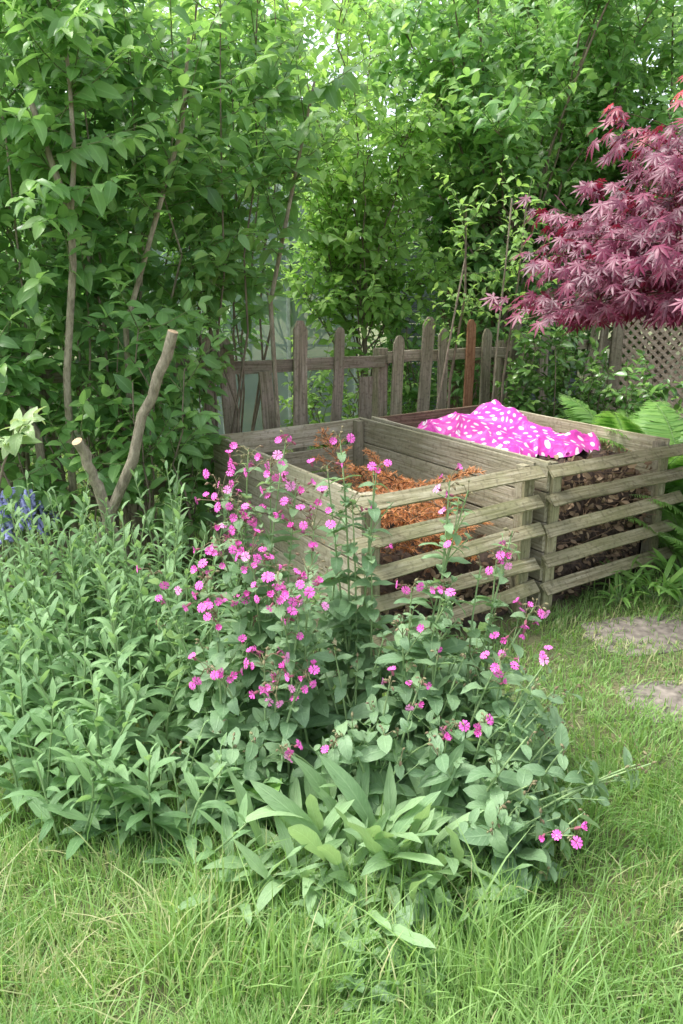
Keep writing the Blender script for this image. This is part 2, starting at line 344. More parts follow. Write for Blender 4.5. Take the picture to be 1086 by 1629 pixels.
# grass
def vn(x, y, s=0):
    return (np.sin(x*3.1+s)+np.sin(y*4.3+1.7*s+x*1.3)+np.sin(x*9.1+y*7.7+s)+np.sin(x*17-y*13+2*s)*0.6)/3.6
def grass():
    mb = MB()
    def batch(n, y0, y1, hmin, hmax, w, spread=0.56, region=None, lmean=.5):
        y = U(y0, y1, n); x = U(-1, 1, n)*(spread*y+0.35)
        if region: x = U(region[0], region[1], n)
        keep = vn(x, y, 2) > U(-1.5, 0.35, n)
        for (cx, cy, sw, sh, r) in STN: keep &= ~((((x-cx)/(sw*.48))**2+((y-cy)/(sh*.46))**2 < U(.2, 1.1, n)) & (U(0, 1, n) < .93))
        keep &= ~inbin(x, y, 0.02)
        keep &= ~((((x+0.43)/0.13)**2+((y-1.42)/0.07)**2 < U(.1, 1, n)) & (U(0, 1, n) < .85))
        keep &= ~((((x+0.62)/0.18)**2+((y-1.72)/0.09)**2 < U(.0, 1, n)) & (U(0, 1, n) < .6))
        x = x[keep]; y = y[keep]; m = len(x)
        h = U(hmin, hmax, m)*(1+0.5*vn(x, y, 5))*np.where(U(0, 1, m) < 0.05, 1.6, 1)
        az = vn(x*0.8, y*0.8, 9)*4+rng.normal(0, 1.4, m)
        lean = np.abs(rng.normal(lmean, 0.55, m))
        d = np.stack([np.cos(az), np.sin(az), 0*az], -1)
        pa = az+math.pi/2+rng.normal(0, 0.5, m); pw = np.stack([np.cos(pa), np.sin(pa), 0*pa], -1)
        ww = w*U(0.6, 1.5, m)
        rows = []
        for t, k in ((0, 0.8), (0.4, 1), (0.75, 0.7), (1.0, 0.05)):
            c = np.stack([x, y, 0*x], -1)+d*(h*lean*t**2)[:, None]+UP*(h*t*(1-0.35*t*np.minimum(lean, 1.5)))[:, None]
            o = pw*(ww*k/2)[:, None]; rows += [c-o, c+o]
        V = np.stack(rows, 1)
        i = (np.arange(m)*8)[:, None, None]
        Q = i+np.array([[0, 1, 3, 2], [2, 3, 5, 4], [4, 5, 7, 6]])[None]
        r = np.clip(0.5+0.45*vn(x, y, 1)+rng.normal(0, 0.25, m), 0, 1)
        near = np.exp(-(((x+.55)/.35)**2+((y-1.55)/.3)**2))
        dry = np.clip((U(0, 1, m) < 0.06+0.25*(vn(x*.8, y*.8, 4) > 0.3)+.35*near)*U(0.25, 1, m), 0, 1)
        C = np.stack([np.repeat(r, 8), np.full(m*8, 0.25), np.tile([0, 0, .4, .4, .7, .7, 1, 1], m), np.repeat(dry, 8)], -1)
        mb.add(V, Q, None, C)
    batch(64000, 1.15, 2.3, 0.028, 0.08, 0.0032)
    batch(50000, 2.2, 3.9, 0.022, 0.055, 0.0046)
    batch(18000, 3.8, 7.5, 0.05, 0.14, 0.009)
    batch(1500, 1.2, 2.6, 0.12, 0.20, 0.0036)
    batch(2600, 1.40, 1.95, 0.10, 0.20, 0.004, region=(-.45, .5), lmean=.3)
    me = mb.build('grass', [M['grass']]); g = bpy.data.objects.new('grass', me); COL.objects.link(g); g['kind'] = 'stuff'
    g['label'] = "long unmown lawn grass with dry straw patches"; g['category'] = 'grass'
grass()

# ---------------------------------------------------------------- compost bins
A_M, A_E = 1.0, 2.02
def make_bin(a0, a1, bf, bb, label, redback):
    root = thing('compost_bin', label, 'compost bin', tuple(bp((a0+a1)/2, (bf+bb)/2, 0)), 'slatted wooden compost bins side by side')
    hz = 0.775; T = 0.018
    for a, b in ((a0+.045, bf+.05), (a1-.045, bf+.05), (a0+.045, bb-.05), (a1-.045, bb-.05)):
        board(root, 'post', bp(a, b, 0), bp(a, b, hz-.02), 0.05, 0.05, E1, M['bin'])
    zs = [0.09, 0.24, 0.39, 0.54, 0.695]
    for i, z in enumerate(zs):
        for a in (a0, a1):
            board(root, 'side_board', bp(a, bf+0.02, z+rng.normal(0, .003)), bp(a, bb, z+rng.normal(0, .003)), 0.144, T, UP, M['bin'])
        board(root, 'back_board', bp(a0+.015, bb-0.012, z), bp(a1-.015, bb-0.012, z), 0.132, T, UP, M['darkwood'] if (redback and i == 4) else M['bin'])
    for i, z in enumerate([0.135, 0.285, 0.435, 0.585, 0.735]):
        up = nrm(-E2*0.70-UP*0.71)
        e = 0.10
        board(root, 'front_slat', bp(a0-e*(1 if a0 == 0 else .35)+U(-.02, .02), bf-0.024, z+rng.normal(0, .007)), bp(a1+e*(1 if a0 > 0 else .15)+U(-.015, .015), bf-0.024, z+rng.normal(0, .010)), 0.066, 0.013, up, M['slat'], ragged=0.008, warp=.003)
    for a in (a0+.045, a1-.045):
        board(root, 'front_batten', bp(a, bf+0.012, 0.0), bp(a, bf+0.012, 0.72), 0.065, 0.018, E1, M['slat'])
make_bin(0.0, A_M, 0.0, 1.52, "open weathered timber compost bin holding orange conifer branches", False)
make_bin(A_M+.07, A_E, -0.03, 1.48, "full slatted timber compost bin covered by pink spotted sheet", True)

def heap(a0, a1, b0, b1, zt, amp, name, label, cat, scraps):
    mb = MB(); k = 40
    ga, gb = np.meshgrid(np.linspace(0, 1, k), np.linspace(0, 1, k), indexing='ij')
    edge = np.minimum(np.minimum(ga, 1-ga), np.minimum(gb, 1-gb))
    z = zt*np.clip(edge*14, 0, 1)**0.35+amp*vn(ga*5, gb*5, 3)*np.clip(edge*8, 0, 1)+rng.normal(0, 0.008, ga.shape)
    a = a0+(a1-a0)*ga+rng.normal(0, .006, ga.shape); b = b0+(b1-b0)*gb+rng.normal(0, .006, ga.shape)
    V = A0+a[..., None]*E1+b[..., None]*E2+z[..., None]*UP
    i = np.arange(k*k).reshape(k, k)
    Q = np.stack([i[:-1, :-1], i[1:, :-1], i[1:, 1:], i[:-1, 1:]], -1).reshape(-1, 4)
    root = thing(name, label, cat, tuple(bp((a0+a1)/2, (b0+b1)/2, 0)))
    mb.add(V, Q); mbpart(root, 'soil_mound', mb, [M['soil']])
    mb = MB(); n = scraps
    aa = U(a0, a1, n); bb = U(b0, b1, n); zz = U(zt*0.95, zt*1.03, n)+amp*0.4
    fr = U(0, 1, n) < 0.5; bb = np.where(fr, b0-0.004, bb); zz = np.where(fr, U(0.02, zt, n), zz)
    P = A0+aa[:, None]*E1+bb[:, None]*E2+zz[:, None]*UP
    place(mb, variants(0.5, .6, .8, [0.5, 1.2, 0.2]), P, rng.normal(0, 1, (n, 3))*[1, .5, .7], rng.normal(0, .6, (n, 3))+np.where(fr[:, None], -E2, UP), U(0.02, 0.06, n), U(0, 1, n)**2)
    for _ in range(n//8):
        p = bp(U(a0, a1), b0-0.006 if U(0, 1) < .6 else U(b0, b1), U(.05, zt)); d = rng.normal(0, .07, 3)*[1, .4, .4]
        tube(mb, [p-d, p+rng.normal(0, .008, 3), p+d], .002, .0012, 4)
    o = mbpart(root, 'plant_scraps', mb, [M['dead']]); o['kind'] = 'stuff'
heap(0.05, A_M-.05, 0.07, 1.45, 0.30, 0.05, 'garden_waste_heap', "low heap of dead stems and leaves inside the open bin", 'compost', 700)
heap(A_M+.12, A_E-.05, 0.035, 1.42, 0.66, 0.04, 'compost_heap', "dark rotting compost packed behind the slats", 'compost', 1100)

# spotted sheet
def sheet():
    m, nt, n, l = newmat('spotted_sheet')
    at = n.new('ShaderNodeAttribute'); at.attribute_name = 'lf'
    vo = n.new('ShaderNodeTexVoronoi'); vo.voronoi_dimensions = '2D'; vo.inputs['Randomness'].default_value = 0
    vo.inputs['Scale'].default_value = 15
    mp = N(n, 'ShaderNodeMapping'); mp.inputs['Rotation'].default_value = (0, 0, 0.78); l.new(at.outputs['Color'], mp.inputs[0]); l.new(mp.outputs[0], vo.inputs['Vector'])
    f = math_(n, l, 'LESS_THAN', vo.outputs['Distance'], 0.235)
    col = mixc(n, l, f, (0.80, 0.08, 0.50), (0.90, 0.80, 0.86))
    p = N(n, 'ShaderNodeBsdfPrincipled', Roughness=0.35); l.new(col, p.inputs['Base Color'])
    geo = n.new('ShaderNodeNewGeometry'); no = N(n, 'ShaderNodeTexNoise', Scale=18.0, Detail=4.0, Distortion=1.0); l.new(geo.outputs['Position'], no.inputs['Vector'])
    bu = N(n, 'ShaderNodeBump', Strength=0.6, Distance=0.02); l.new(no.outputs[0], bu.inputs['Height']); l.new(bu.outputs[0], p.inputs['Normal'])
    o = n.new('ShaderNodeOutputMaterial'); l.new(p.outputs[0], o.inputs[0])
    k = 110; s, t = np.meshgrid(np.linspace(0, 1, k), np.linspace(0, 1, k), indexing='ij')
    a = A_M+.17+0.68*s+0.045*np.sin(t*9+1)+0.02*np.sin(t*21); b = 0.30+0.96*t+0.05*np.sin(s*7)+0.022*np.sin(s*17+2)
    z = 0.735+0.10*np.exp(-((s-0.80)**2/0.05+(t-0.78)**2/0.07))+0.05*np.exp(-((s-0.3)**2/0.05+(t-0.7)**2/0.06))
    z += 0.012*np.sin(s*13+t*9+np.sin(t*8)*2)+0.006*np.sin(t*24-s*13+np.sin(s*11)*2)
    z += 0.026*(1-np.abs(np.sin(s*7-t*9+1.5*np.sin(s*5))))**4+0.020*(1-np.abs(np.sin(s*5+t*11+1.2*np.sin(t*6))))**4
    ed = np.minimum(np.minimum(s, 1-s), np.minimum(t, 1-t)); z -= 0.05*np.exp(-ed*22)
    V = A0+a[..., None]*E1+b[..., None]*E2+z[..., None]*UP
    i = np.arange(k*k).reshape(k, k); Q = np.stack([i[:-1, :-1], i[1:, :-1], i[1:, 1:], i[:-1, 1:]], -1).reshape(-1, 4)
    C = np.stack([s*0.86, t*0.95, 0*s, 0*s+1], -1)
    mb = MB(); mb.add(V, Q, None, C.reshape(-1, 4)); c = tuple(bp(1.5, .7, .7))
    single('spotted_plastic_sheet', mb.build('spotted_plastic_sheet', [m], c), "bright pink sheet with white polka dots draped over compost", 'plastic sheet', c)
sheet()

# dry conifer branches
nt_t = [leaf_t(0.14, .3, .4, 0.3, 0.1, 0, 2)]
def conifer(p, d, L):
    mb = MB(); root = thing('conifer_branch', "dried orange-brown conifer branch dumped in the compost bin", 'branch', tuple(p), 'dry conifer branches in the bin')
    d = nrm(d); end = p+d*L; c = curve(p, end, [0, 0, 0.04], 8); tube(mb, c, .006, .0025, 5)
    mb2 = MB(); P = []; D = []
    side = nrm(np.cross(d, UP+rng.normal(0, .2, 3)))
    axes = [(c, d)]
    for q in range(12):
        t = 0.1+0.85*q/12; b0 = p+(end-p)*t+np.array([0, 0, 0.04*4*t*(1-t)]); sd = nrm(d*0.8+side*(1 if q % 2 else -1)+rng.normal(0, .12, 3))
        l2 = L*0.45*(1.1-t); tw = curve(b0, b0+sd*l2, [0, 0, .01], 5); tube(mb, tw, .003, .0015, 4); axes.append((tw, sd))
    for cc, dd in axes:
        ln = np.linalg.norm(cc[-1]-cc[0]); k = int(ln/0.0026); t = U(0, 1, k)*(len(cc)-1); ii = np.minimum(t.astype(int), len(cc)-2); fr = (t-ii)[:, None]
        P.append(cc[ii]*(1-fr)+cc[ii+1]*fr); D.append(dd*1.2+rng.normal(0, .6, (k, 3)))
    P = np.concatenate(P); D = np.concatenate(D)
    place(mb2, nt_t, P, D, rng.normal(0, 1, P.shape)+UP, U(.022, .036, len(P)), U(0, .6, len(P)))
    mbpart(root, 'stem', mb, [M['dead']]); mbpart(root, 'needles', mb2, [M['needle']])
for i in range(34):
    if i < 12:
        a = U(.2, .8); b = U(.08, .25); z = U(.25, .52); az = U(-.3, .9)+(math.pi if i % 2 else 0); el = U(0, .35)
    elif i < 17:
        a = U(.4, .85); b = U(.3, .9); z = U(.45, .55); az = U(0, 6.28); el = U(.3, .6)
    else:
        a = U(.15, .9); b = U(.1, .9); z = U(.40, .56); az = U(0, 6.28); el = U(0, .2)
    L = U(.26, .38); dv = np.array([math.cos(az)*.6, math.sin(az)*.6, el])
    p0 = bp(a, b, z); e = p0+nrm(dv)*L; q = Minv @ (e[:2]-A0[:2])
    if q[0] < .06 or q[0] > A_M-.06 or q[1] < .03: dv[:2] *= -1
    conifer(p0, dv, L)

# ---------------------------------------------------------------- picket fence
FP = lambda x: np.array([x, 5.476+.7*x, 0]); FD = nrm(np.array([1, .7, 0])); FN = np.array([FD[1], -FD[0], 0])
froot = thing('picket_fence', "old grey leaning wooden picket fence with gaps", 'fence', tuple(FP(0)))
for z in (0.35, 1.06):
    for x0, x1 in ((-3.2, -1.25), (-1.23, .3), (.32, 1.3), (1.32, 2.55)):
        board(froot, 'rail', FP(x0)+UP*(z+U(-.03, .03)), FP(x1)+UP*(z+U(-.03, .03)), 0.08, .035, UP, M['fence'], warp=.004)
for x in (-2.6, -1.24, 0.31, 1.31, 2.5):
    board(froot, 'post', FP(x)-FN*.06, FP(x)-FN*.06+UP*1.12, .085, .085, FD, M['fence'])
xs = np.concatenate([np.arange(-3.1, -.8, .19), [-.66, -.47, -.30, -.08, .14, .36, .55, .74, .95, 1.1, 1.28, 1.48, 1.64, 1.82, 2.0, 2.16, 2.33]])
for i, x in enumerate(xs):
    ln = rng.normal(0, .05); hgt = 1.28+rng.normal(0, .05)-(.20 if abs(x+.47) < .02 or abs(x-.14) < .02 else 0)
    w = .094+rng.normal(0, .012)
    if x > 1.8: hgt += .12; ln += .06
    p = FP(x)+FN*(.035+rng.normal(0, .004))
    board(froot, 'picket', p+UP*.05, p+FD*ln*hgt*1.6+UP*hgt, w, .018, FD, M['fencered'] if abs(x-.95) < .03 else M['fence'], pointed=hgt > 1.15, warp=.003)

# lattice trellis
lr = thing('lattice_trellis', "brown diamond lattice trellis panel behind the maple", 'trellis', (3.1, 6.95, 0))
L0 = np.array([2.36, 6.95, 0]); L1 = np.array([4.1, 6.15, 0]); LD = nrm(L1-L0); LW = np.linalg.norm(L1-L0); LN = np.array([LD[1], -LD[0], 0])
z0, z1 = .45, 2.05
def lat():
    mb = MB()
    for sgn, off in ((1, 0.0), (-1, 0.009)):
        c = -2.2
        while c < 4.2:
            def clip(s0, za, s1, zb):
                o = []
                for s, z in ((s0, za), (s1, zb)):
                    sc = min(max(s, 0), LW); o.append((sc, za+(sc-s0)*sgn))
                return o
            q = clip(c, z0, c+sgn*(z1-z0), z1)
            if abs(q[0][0]-q[1][0]) > .03:
                p0 = L0+LD*q[0][0]+UP*q[0][1]+LN*off; p1 = L0+LD*q[1][0]+UP*q[1][1]+LN*off
                d = nrm(p1-p0); sd = np.cross(d, LN)*.0135; tn = LN*.004
                V = [p0-sd-tn, p0+sd-tn, p0+sd+tn, p0-sd+tn, p1-sd-tn, p1+sd-tn, p1+sd+tn, p1-sd+tn]
                mb.add(V, [[0, 1, 5, 4], [1, 2, 6, 5], [2, 3, 7, 6], [3, 0, 4, 7], [0, 3, 2, 1], [4, 5, 6, 7]])
            c += .078
    mbpart(lr, 'lattice', mb, [M['lattice']], False)
lat()
for a, b in (((0, z0), (LW, z0)), ((0, z1), (LW, z1))): board(lr, 'frame', L0+LD*a[0]+UP*a[1], L0+LD*b[0]+UP*b[1], .045, .035, UP, M['lattice'])
for s in (0, LW): board(lr, 'post', L0+LD*s-LN*.01, L0+LD*s-LN*.01+UP*2.1, .09, .08, LD, M['fence'])

# greenhouse
gr = thing('greenhouse', "small aluminium greenhouse with misty glass behind the fence", 'greenhouse', (-.75, 8.5, 0))
gx0, gx1, gy0, gy1, ge, gt = -1.75, .14, 7.6, 10, 1.9, 2.55; gm = (gx0+gx1)/2
def bar(a, b, r=.02): board(gr, 'frame_bar', a, b, r*1.6, r*1.6, UP if abs(b[2]-a[2]) < .9*np.linalg.norm(np.subtract(b, a)) else (1, 0, 0), M['alu'], warp=0)
for y in (gy0, gy1):
    for x in np.linspace(gx0, gx1, 4): bar((x, y, 0), (x, y, ge+(gt-ge)*(1-abs(x-gm)/(gx1-gm))))
    bar((gx0, y, ge), (gm, y, gt)); bar((gm, y, gt), (gx1, y, ge)); bar((gx0, y, ge), (gx1, y, ge)); bar((gx0, y, .8), (gx1, y, .8))
for y in np.linspace(gy0, gy1, 5)[1:-1]:
    for x in (gx0, gx1): bar((x, y, 0), (x, y, ge)); bar((x, y, ge), (gm, y, gt))
for x, z in ((gx0, ge), (gx1, ge), (gm, gt)): bar((x, gy0, z), (x, gy1, z), .025)
def pane(vs):
    me = bpy.data.meshes.new('glass_wall'); me.from_pydata([Vector(v)-gr.location for v in vs], [], [tuple(range(len(vs)))]); me.materials.append(M['glass']); part(gr, 'glass_pane', me)
for y in (gy0+.01, gy1-.01): pane([(gx0, y, 0), (gx1, y, 0), (gx1, y, ge), (gm, y, gt), (gx0, y, ge)])
pane([(gx1-.01, gy0, 0), (gx1-.01, gy1, 0), (gx1-.01, gy1, ge), (gx1-.01, gy0, ge)]); pane([(gx0+.01, gy0, 0), (gx0+.01, gy1, 0), (gx0+.01, gy1, ge), (gx0+.01, gy0, ge)])
pane([(gx1, gy0, ge+.01), (gx1, gy1, ge+.01), (gm, gy1, gt+.01), (gm, gy0, gt+.01)]); pane([(gx0, gy0, ge+.01), (gx0, gy1, ge+.01), (gm, gy1, gt+.01), (gm, gy0, gt+.01)])

# shed
sr = thing('garden_shed', "blue-grey boarded garden shed among the trees", 'shed', (1.5, 9.5, 0))
for i in range(15): board(sr, 'wall', (.6, 8.9, .07+i*.14), (2.6, 8.9, .07+i*.14), .135, .02, UP, M['shed'])
for i in range(15): board(sr, 'wall', (.6, 8.93, .07+i*.14), (.6, 10.6, .07+i*.14), .135, .02, UP, M['shed'])
me = bpy.data.meshes.new('roof'); me.from_pydata([Vector(v)-sr.location for v in [(.45, 8.75, 2.1), (2.75, 8.75, 2.1), (2.75, 9.75, 2.5), (.45, 9.75, 2.5), (2.75, 10.75, 2.1), (.45, 10.75, 2.1), (.45, 8.75, 2.16), (2.75, 8.75, 2.16), (2.75, 9.75, 2.56), (.45, 9.75, 2.56), (2.75, 10.75, 2.16), (.45, 10.75, 2.16)]], [], [(0, 1, 2, 3), (3, 2, 4, 5), (6, 7, 8, 9), (9, 8, 10, 11), (0, 1, 7, 6), (0, 3, 9, 6), (3, 5, 11, 9), (1, 2, 8, 7), (2, 4, 10, 8), (4, 5, 11, 10)])
me.materials.append(M['roof']); part(sr, 'roof', me)
for x in (1.2, 1.45, 1.7): board(sr, 'door', (x, 8.87, .1), (x, 8.87, 1.9), .24, .02, (1, 0, 0), M['darkwood'])

# ---------------------------------------------------------------- shrubs
OV = variants(0.47, .55, .9, [0.3, 0.7, 1.1, 0.5], .35, .12, 4)
OVs = variants(0.50, .6, .9, [0.2, 0.6, 1.0], .35, .1, 3)
def shrub(name, label, cat, base, stems, leafm, ntw, twl, LL, tm, t0=.2, step=.05, bark='bark', group=None, upb=0.35, sides=6, youngf=.6, crownname='foliage'):
    root = thing(name, label, cat, base, group)
    mb = MB(); ml = MB(); P = []; D = []; Nn = []; Ls = []; Ti = []
    for pts, r0, r1 in stems:
        pts = np.asarray(pts, float); tube(mb, pts, r0, r1, sides)
        for _ in range(ntw):
            t = (t0+(1-t0)*U(0, 1)**.85)*(len(pts)-1); i = min(int(t), len(pts)-2); f = t-i
            p = pts[i]*(1-f)+pts[i+1]*f; az = U(0, 2*math.pi); el = U(-.1, 1.1)
            d = np.array([math.cos(az)*math.cos(el), math.sin(az)*math.cos(el), math.sin(el)])
            L = twl*U(.5, 1.2); s = np.linspace(0, 1, 5)[:, None]
            tw = p+d*L*s+UP*upb*L*s**2*U(-.6, 1)
            tube(mb, tw, .004, .0016, 3, mat=1)
            k = max(3, int(L/step)); q = np.linspace(.15, 1, k)+U(-.02, .02, k); ii = np.clip((q*4).astype(int), 0, 3); ff = (q*4-ii)[:, None]
            pp = tw[ii]*(1-ff)+tw[ii+1]*ff; T = nrm(tw[ii+1]-tw[ii])
            sd = nrm(np.cross(T, UP+rng.normal(0, .15, 3))); ot = np.cross(T, sd)
            alt = (np.arange(k) % 2)[:, None]; sv = sd*(1-alt*.6)+ot*alt*.5
            for sg in (1, -1):
                P.append(pp); D.append(T*.5+sg*sv+UP*-.15+rng.normal(0, .22, (k, 3))); Nn.append(UP+np.array([-.1, -.35, 0])+rng.normal(0, .35, (k, 3)))
                Ls.append(LL*(1-.35*q**3)*U(.55, 1.15, k)); Ti.append(np.clip(q**3*U(-.2, 1)*youngf, 0, 1))
            P.append(pp[-1:]); D.append(T[-1:]+rng.normal(0, .2, (1, 3))); Nn.append(UP[None]+rng.normal(0, .4, (1, 3))); Ls.append([LL*.7]); Ti.append([youngf*U(.2, 1)])
    place(ml, tm, np.concatenate(P), np.concatenate(D), np.concatenate(Nn), np.concatenate(Ls), np.concatenate(Ti))
    mbpart(root, 'trunk' if crownname == 'crown' else 'branches', mb, [M[bark], M['twig']]); mbpart(root, crownname, ml, [M[leafm]])
    return root
def wig(a, b, amp=.08, k=9, bend=(0, 0, 0)):
    c = curve(a, b, bend, k); c[1:-1] += rng.normal(0, amp*.3, (k-2, 3)); return c

G1 = "mixed deciduous hedge shrubs"
def bush(cx, cy, n, spread, h, seed_label, leafm='shrub', ntw=26, twl=.42, LL=.135, r=.013, **kw):
    st = []
    for i in range(n):
        az = U(0, 6.28); rr = U(.02, .12); b = np.array([cx+rr*math.cos(az), cy+rr*math.sin(az), 0])
        az2 = U(0, 6.28); hh = h*U(.75, 1.08); sp = spread*U(.2, 1)
        st.append((wig(b, [cx+sp*math.cos(az2), cy+sp*math.sin(az2)*.7, hh], .09, 9, (math.cos(az2)*.1, math.sin(az2)*.1, 0)), r*U(.6, 1), .003))
    return shrub(kw.pop('name', 'hedge_shrub'), seed_label, 'shrub', (cx, cy, 0), st, leafm, ntw, twl, LL, OV, group=G1, **kw)
lab = "tall leafy green shrub with bare lower stems by the fence"
bush(-1.75, 4.0, 7, .6, 3.3, lab, bark='barkpale', leafm='shrub2', ntw=24, LL=.14, youngf=1.0)
bush(-1.2, 4.3, 7, .5, 3.4, lab, ntw=25, LL=.14, t0=.28, bark='barkpale', youngf=.9)
bush(-.68, 4.72, 6, .38, 3.3, lab, ntw=23, t0=.42, LL=.135, leafm='shrub2', youngf=1.0)
bush(-2.4, 4.6, 7, .6, 3.5, lab, ntw=22)
bush(-1.6, 5.4, 8, .8, 3.6, lab, LL=.14, ntw=20)
bush(-.75, 5.9, 6, .5, 3.3, lab, ntw=18, t0=.4, LL=.13, leafm='shrub2')
st = [(np.array([survey(108, 790, 3.75), survey(106, 600, 3.75), survey(116, 420, 3.72), survey(112, 340, 3.7), survey(75, 240, 3.68), survey(50, 165, 3.66)]), .020, .013),
      (np.array([survey(80, 790, 3.85), survey(60, 690, 3.8), survey(0, 610, 3.7), survey(-60, 540, 3.6)]), .026, .015),
      (np.array([survey(205, 760, 4.0), survey(200, 520, 4.0), survey(250, 340, 4.0), survey(290, 200, 4.0), survey(300, 60, 4.0)]), .018, .008),
      (np.array([survey(112, 350, 3.7), survey(118, 250, 3.7), survey(110, 120, 3.7), survey(90, -20, 3.7)]), .013, .007),
      (np.array([survey(450, 700, 4.7), survey(430, 480, 4.7), survey(465, 300, 4.6), survey(500, 130, 4.6)]), .018, .007)]
for s in (st[0], st[1], st[2], st[4]): s[0][0][2] = 0
shrub('hedge_shrub', "pruned shrub with thick pale stems and fresh leaves", 'shrub', (st[0][0][0][0], st[0][0][0][1], 0), st, 'shrub2', 22, .36, .135, OV, bark='barkpale', group=G1, t0=.35, youngf=1.0)
bush(-1.0, 4.4, 6, .28, 1.0, "low leafy shrub regrowth beside the timber bin", ntw=9, twl=.25, LL=.12, r=.008, t0=.25, leafm='shrub2')
bush(-1.3, 3.7, 5, .35, 1.2, "low leafy shrub regrowth around cut stumps", ntw=9, twl=.28, LL=.12, r=.008, t0=.35, leafm='shrub2')
bush(-.95, 3.95, 6, .36, 1.3, "low leafy shrub regrowth around cut stumps", ntw=9, twl=.28, LL=.12, r=.008, t0=.3, leafm='shrub2')

# cut stumps
def stump(pts, r0, r1, lab):
    mb = MB(); pts = np.asarray(pts); c = np.vstack([pts[0]*(1-t)+pts[1]*t for t in np.linspace(0, 1, 5)[:-1]]+[pts[1]*(1-t)+pts[2]*t for t in np.linspace(0, 1, 7)])
    c[1:-1] += rng.normal(0, .006, (len(c)-2, 3))
    rr = np.linspace(r0, r1, len(c))*(1+rng.normal(0, .06, len(c)))
    tube(mb, c, rr, None, 12, 0, cap=1)
    o = tuple(c[0]); single('cut_stump', mb.build('cut_stump', [M['barkpale'], M['cut']], o), lab, 'tree stump', o, 'sawn shrub limbs')
def straight(top, low):
    b = low+(low-top)*(low[2]/(top[2]-low[2])); return [b, low+np.array([.01, 0, 0]), top]
stump(straight(survey(275, 527, 3.45), survey(205, 730, 3.52)), .025, .022, "sawn-off pale shrub limb leaning with a cut top")
stump(straight(survey(122, 702, 3.18), survey(150, 775, 3.25)), .024, .023, "short sawn stump showing its round cut face")

# background
G2 = "garden trees behind the fence"
def tree(cx, cy, n, h, sp, leafm, LL, ntw, twl, lab, tm=OVs, t0=.25, trunk=.055, lo=.8, **kw):
    st = [(wig([cx, cy, 0], [cx+U(-.1, .1), cy, h*.6], .05, 8), trunk, trunk*.4)]
    for i in range(n):
        az = U(0, 6.28); b = np.array([cx, cy, U(lo*.2, h*.45)]); e = [cx+sp*math.cos(az)*U(.4, 1), cy+sp*math.sin(az)*U(.4, 1), U(lo, h)]
        st.append((wig(b, e, .1, 8, (0, 0, .15)), trunk*.25, .004))
    shrub('garden_tree', lab, 'tree', (cx, cy, 0), st, leafm, ntw, twl, LL, tm, t0=t0, group=G2, crownname='crown', step=.07, sides=6, **kw)
tree(1.5, 7.4, 30, 4.6, 1.5, 'shrub2', .145, 33, .5, "broad green-leaved tree rising above the picket fence", lo=1.5, youngf=1)
tree(3.1, 7.9, 28, 5.0, 1.7, 'shrub2', .15, 30, .5, "dense green tree above the lattice trellis", lo=1.5, youngf=1)
tree(.2, 6.8, 17, 3.9, .95, 'lime', .125, 28, .42, "slender tree with yellow-green leaves, brightened in colour for backlight", lo=1.4, trunk=.03)
tree(-.6, 10.8, 24, 5.2, 2.0, 'lime', .19, 26, .7, "light green tree, leaf colour brightened for haze", lo=1.0)
tree(-3.2, 8.5, 22, 5.4, 1.9, 'shrub2', .18, 24, .6, "dark green tree behind the hedge", lo=.6)
tree(2.8, 11.5, 26, 6.6, 2.4, 'far', .22, 26, .8, "green tree behind the shed, leaf colour paled for haze", lo=1.0)
tree(5.6, 10.0, 24, 6.8, 2.2, 'far', .21, 24, .8, "green tree in the next garden, leaf colour paled for haze", lo=.8)
tree(-5.6, 11, 22, 6.5, 2.2, 'far', .22, 22, .8, "green tree in the next garden, leaf colour paled for haze", lo=.8)
tree(-2.4, 14, 26, 6.0, 3.0, 'far', .29, 24, 1.0, "green tree in the next garden, leaf colour paled for haze", lo=.5)
tree(3.4, 16, 28, 8.5, 3.4, 'far', .30, 24, 1.0, "green tree in the next garden, leaf colour paled for haze", lo=.5)
for (x, y, h, m, L) in ((.9, 6.9, 1.4, 'shrub2', .1), (.0, 6.5, .9, 'lime', .09), (-1.4, 6.4, 1.6, 'shrub', .12), (1.9, 7.2, 1.9, 'shrub', .12), (-2.6, 5.9, 2.0, 'shrub', .12), (3.0, 8.0, 1.8, 'shrub', .12), (1.3, 7.8, 2.2, 'shrub', .12), (.65, 7.4, 1.8, 'shrub2', .11)):
    bush(x, y, 8, .55, h, "bushy undergrowth seen through the picket fence", leafm=m, ntw=12, twl=.3, LL=L, r=.008, t0=.1)
for (x, y, h) in ((1.5, 6.0, 1.15), (1.9, 5.85, 1.0), (2.2, 5.7, .7)):
    bush(x, y, 10, .38, h, "glossy evergreen shrub between bin and fence", leafm='gloss', ntw=10, twl=.2, LL=.095, r=.007, t0=.25, name='evergreen_shrub', step=.03, youngf=.9)
st = [(np.array([[.75, 5.62, 0], [.76, 5.62, .9], [.84, 5.6, 1.5], [.82, 5.6, 2.05]]), .012, .006), (np.array([[1.15, 5.75, 0], [1.16, 5.75, .9], [1.22, 5.72, 1.6], [1.24, 5.7, 2.1]]), .011, .005)]
shrub('sapling', "thin young tree with sparse yellowish leaves", 'sapling', (.75, 5.62, 0), st, 'lime', 26, .3, .075, OVs, t0=.45, youngf=.7)
for (a, b) in (((.55, 5.5, 0), (.80, 5.4, 1.72)), ((1.02, 5.6, 0), (1.12, 5.6, 2.1))):
    mb = MB(); tube(mb, wig(a, b, .01, 6), .008, .006, 7); single('garden_cane', mb.build('garden_cane', [M['barkpale']], a), "thin bamboo cane supporting the sapling", 'cane', a, 'support canes')

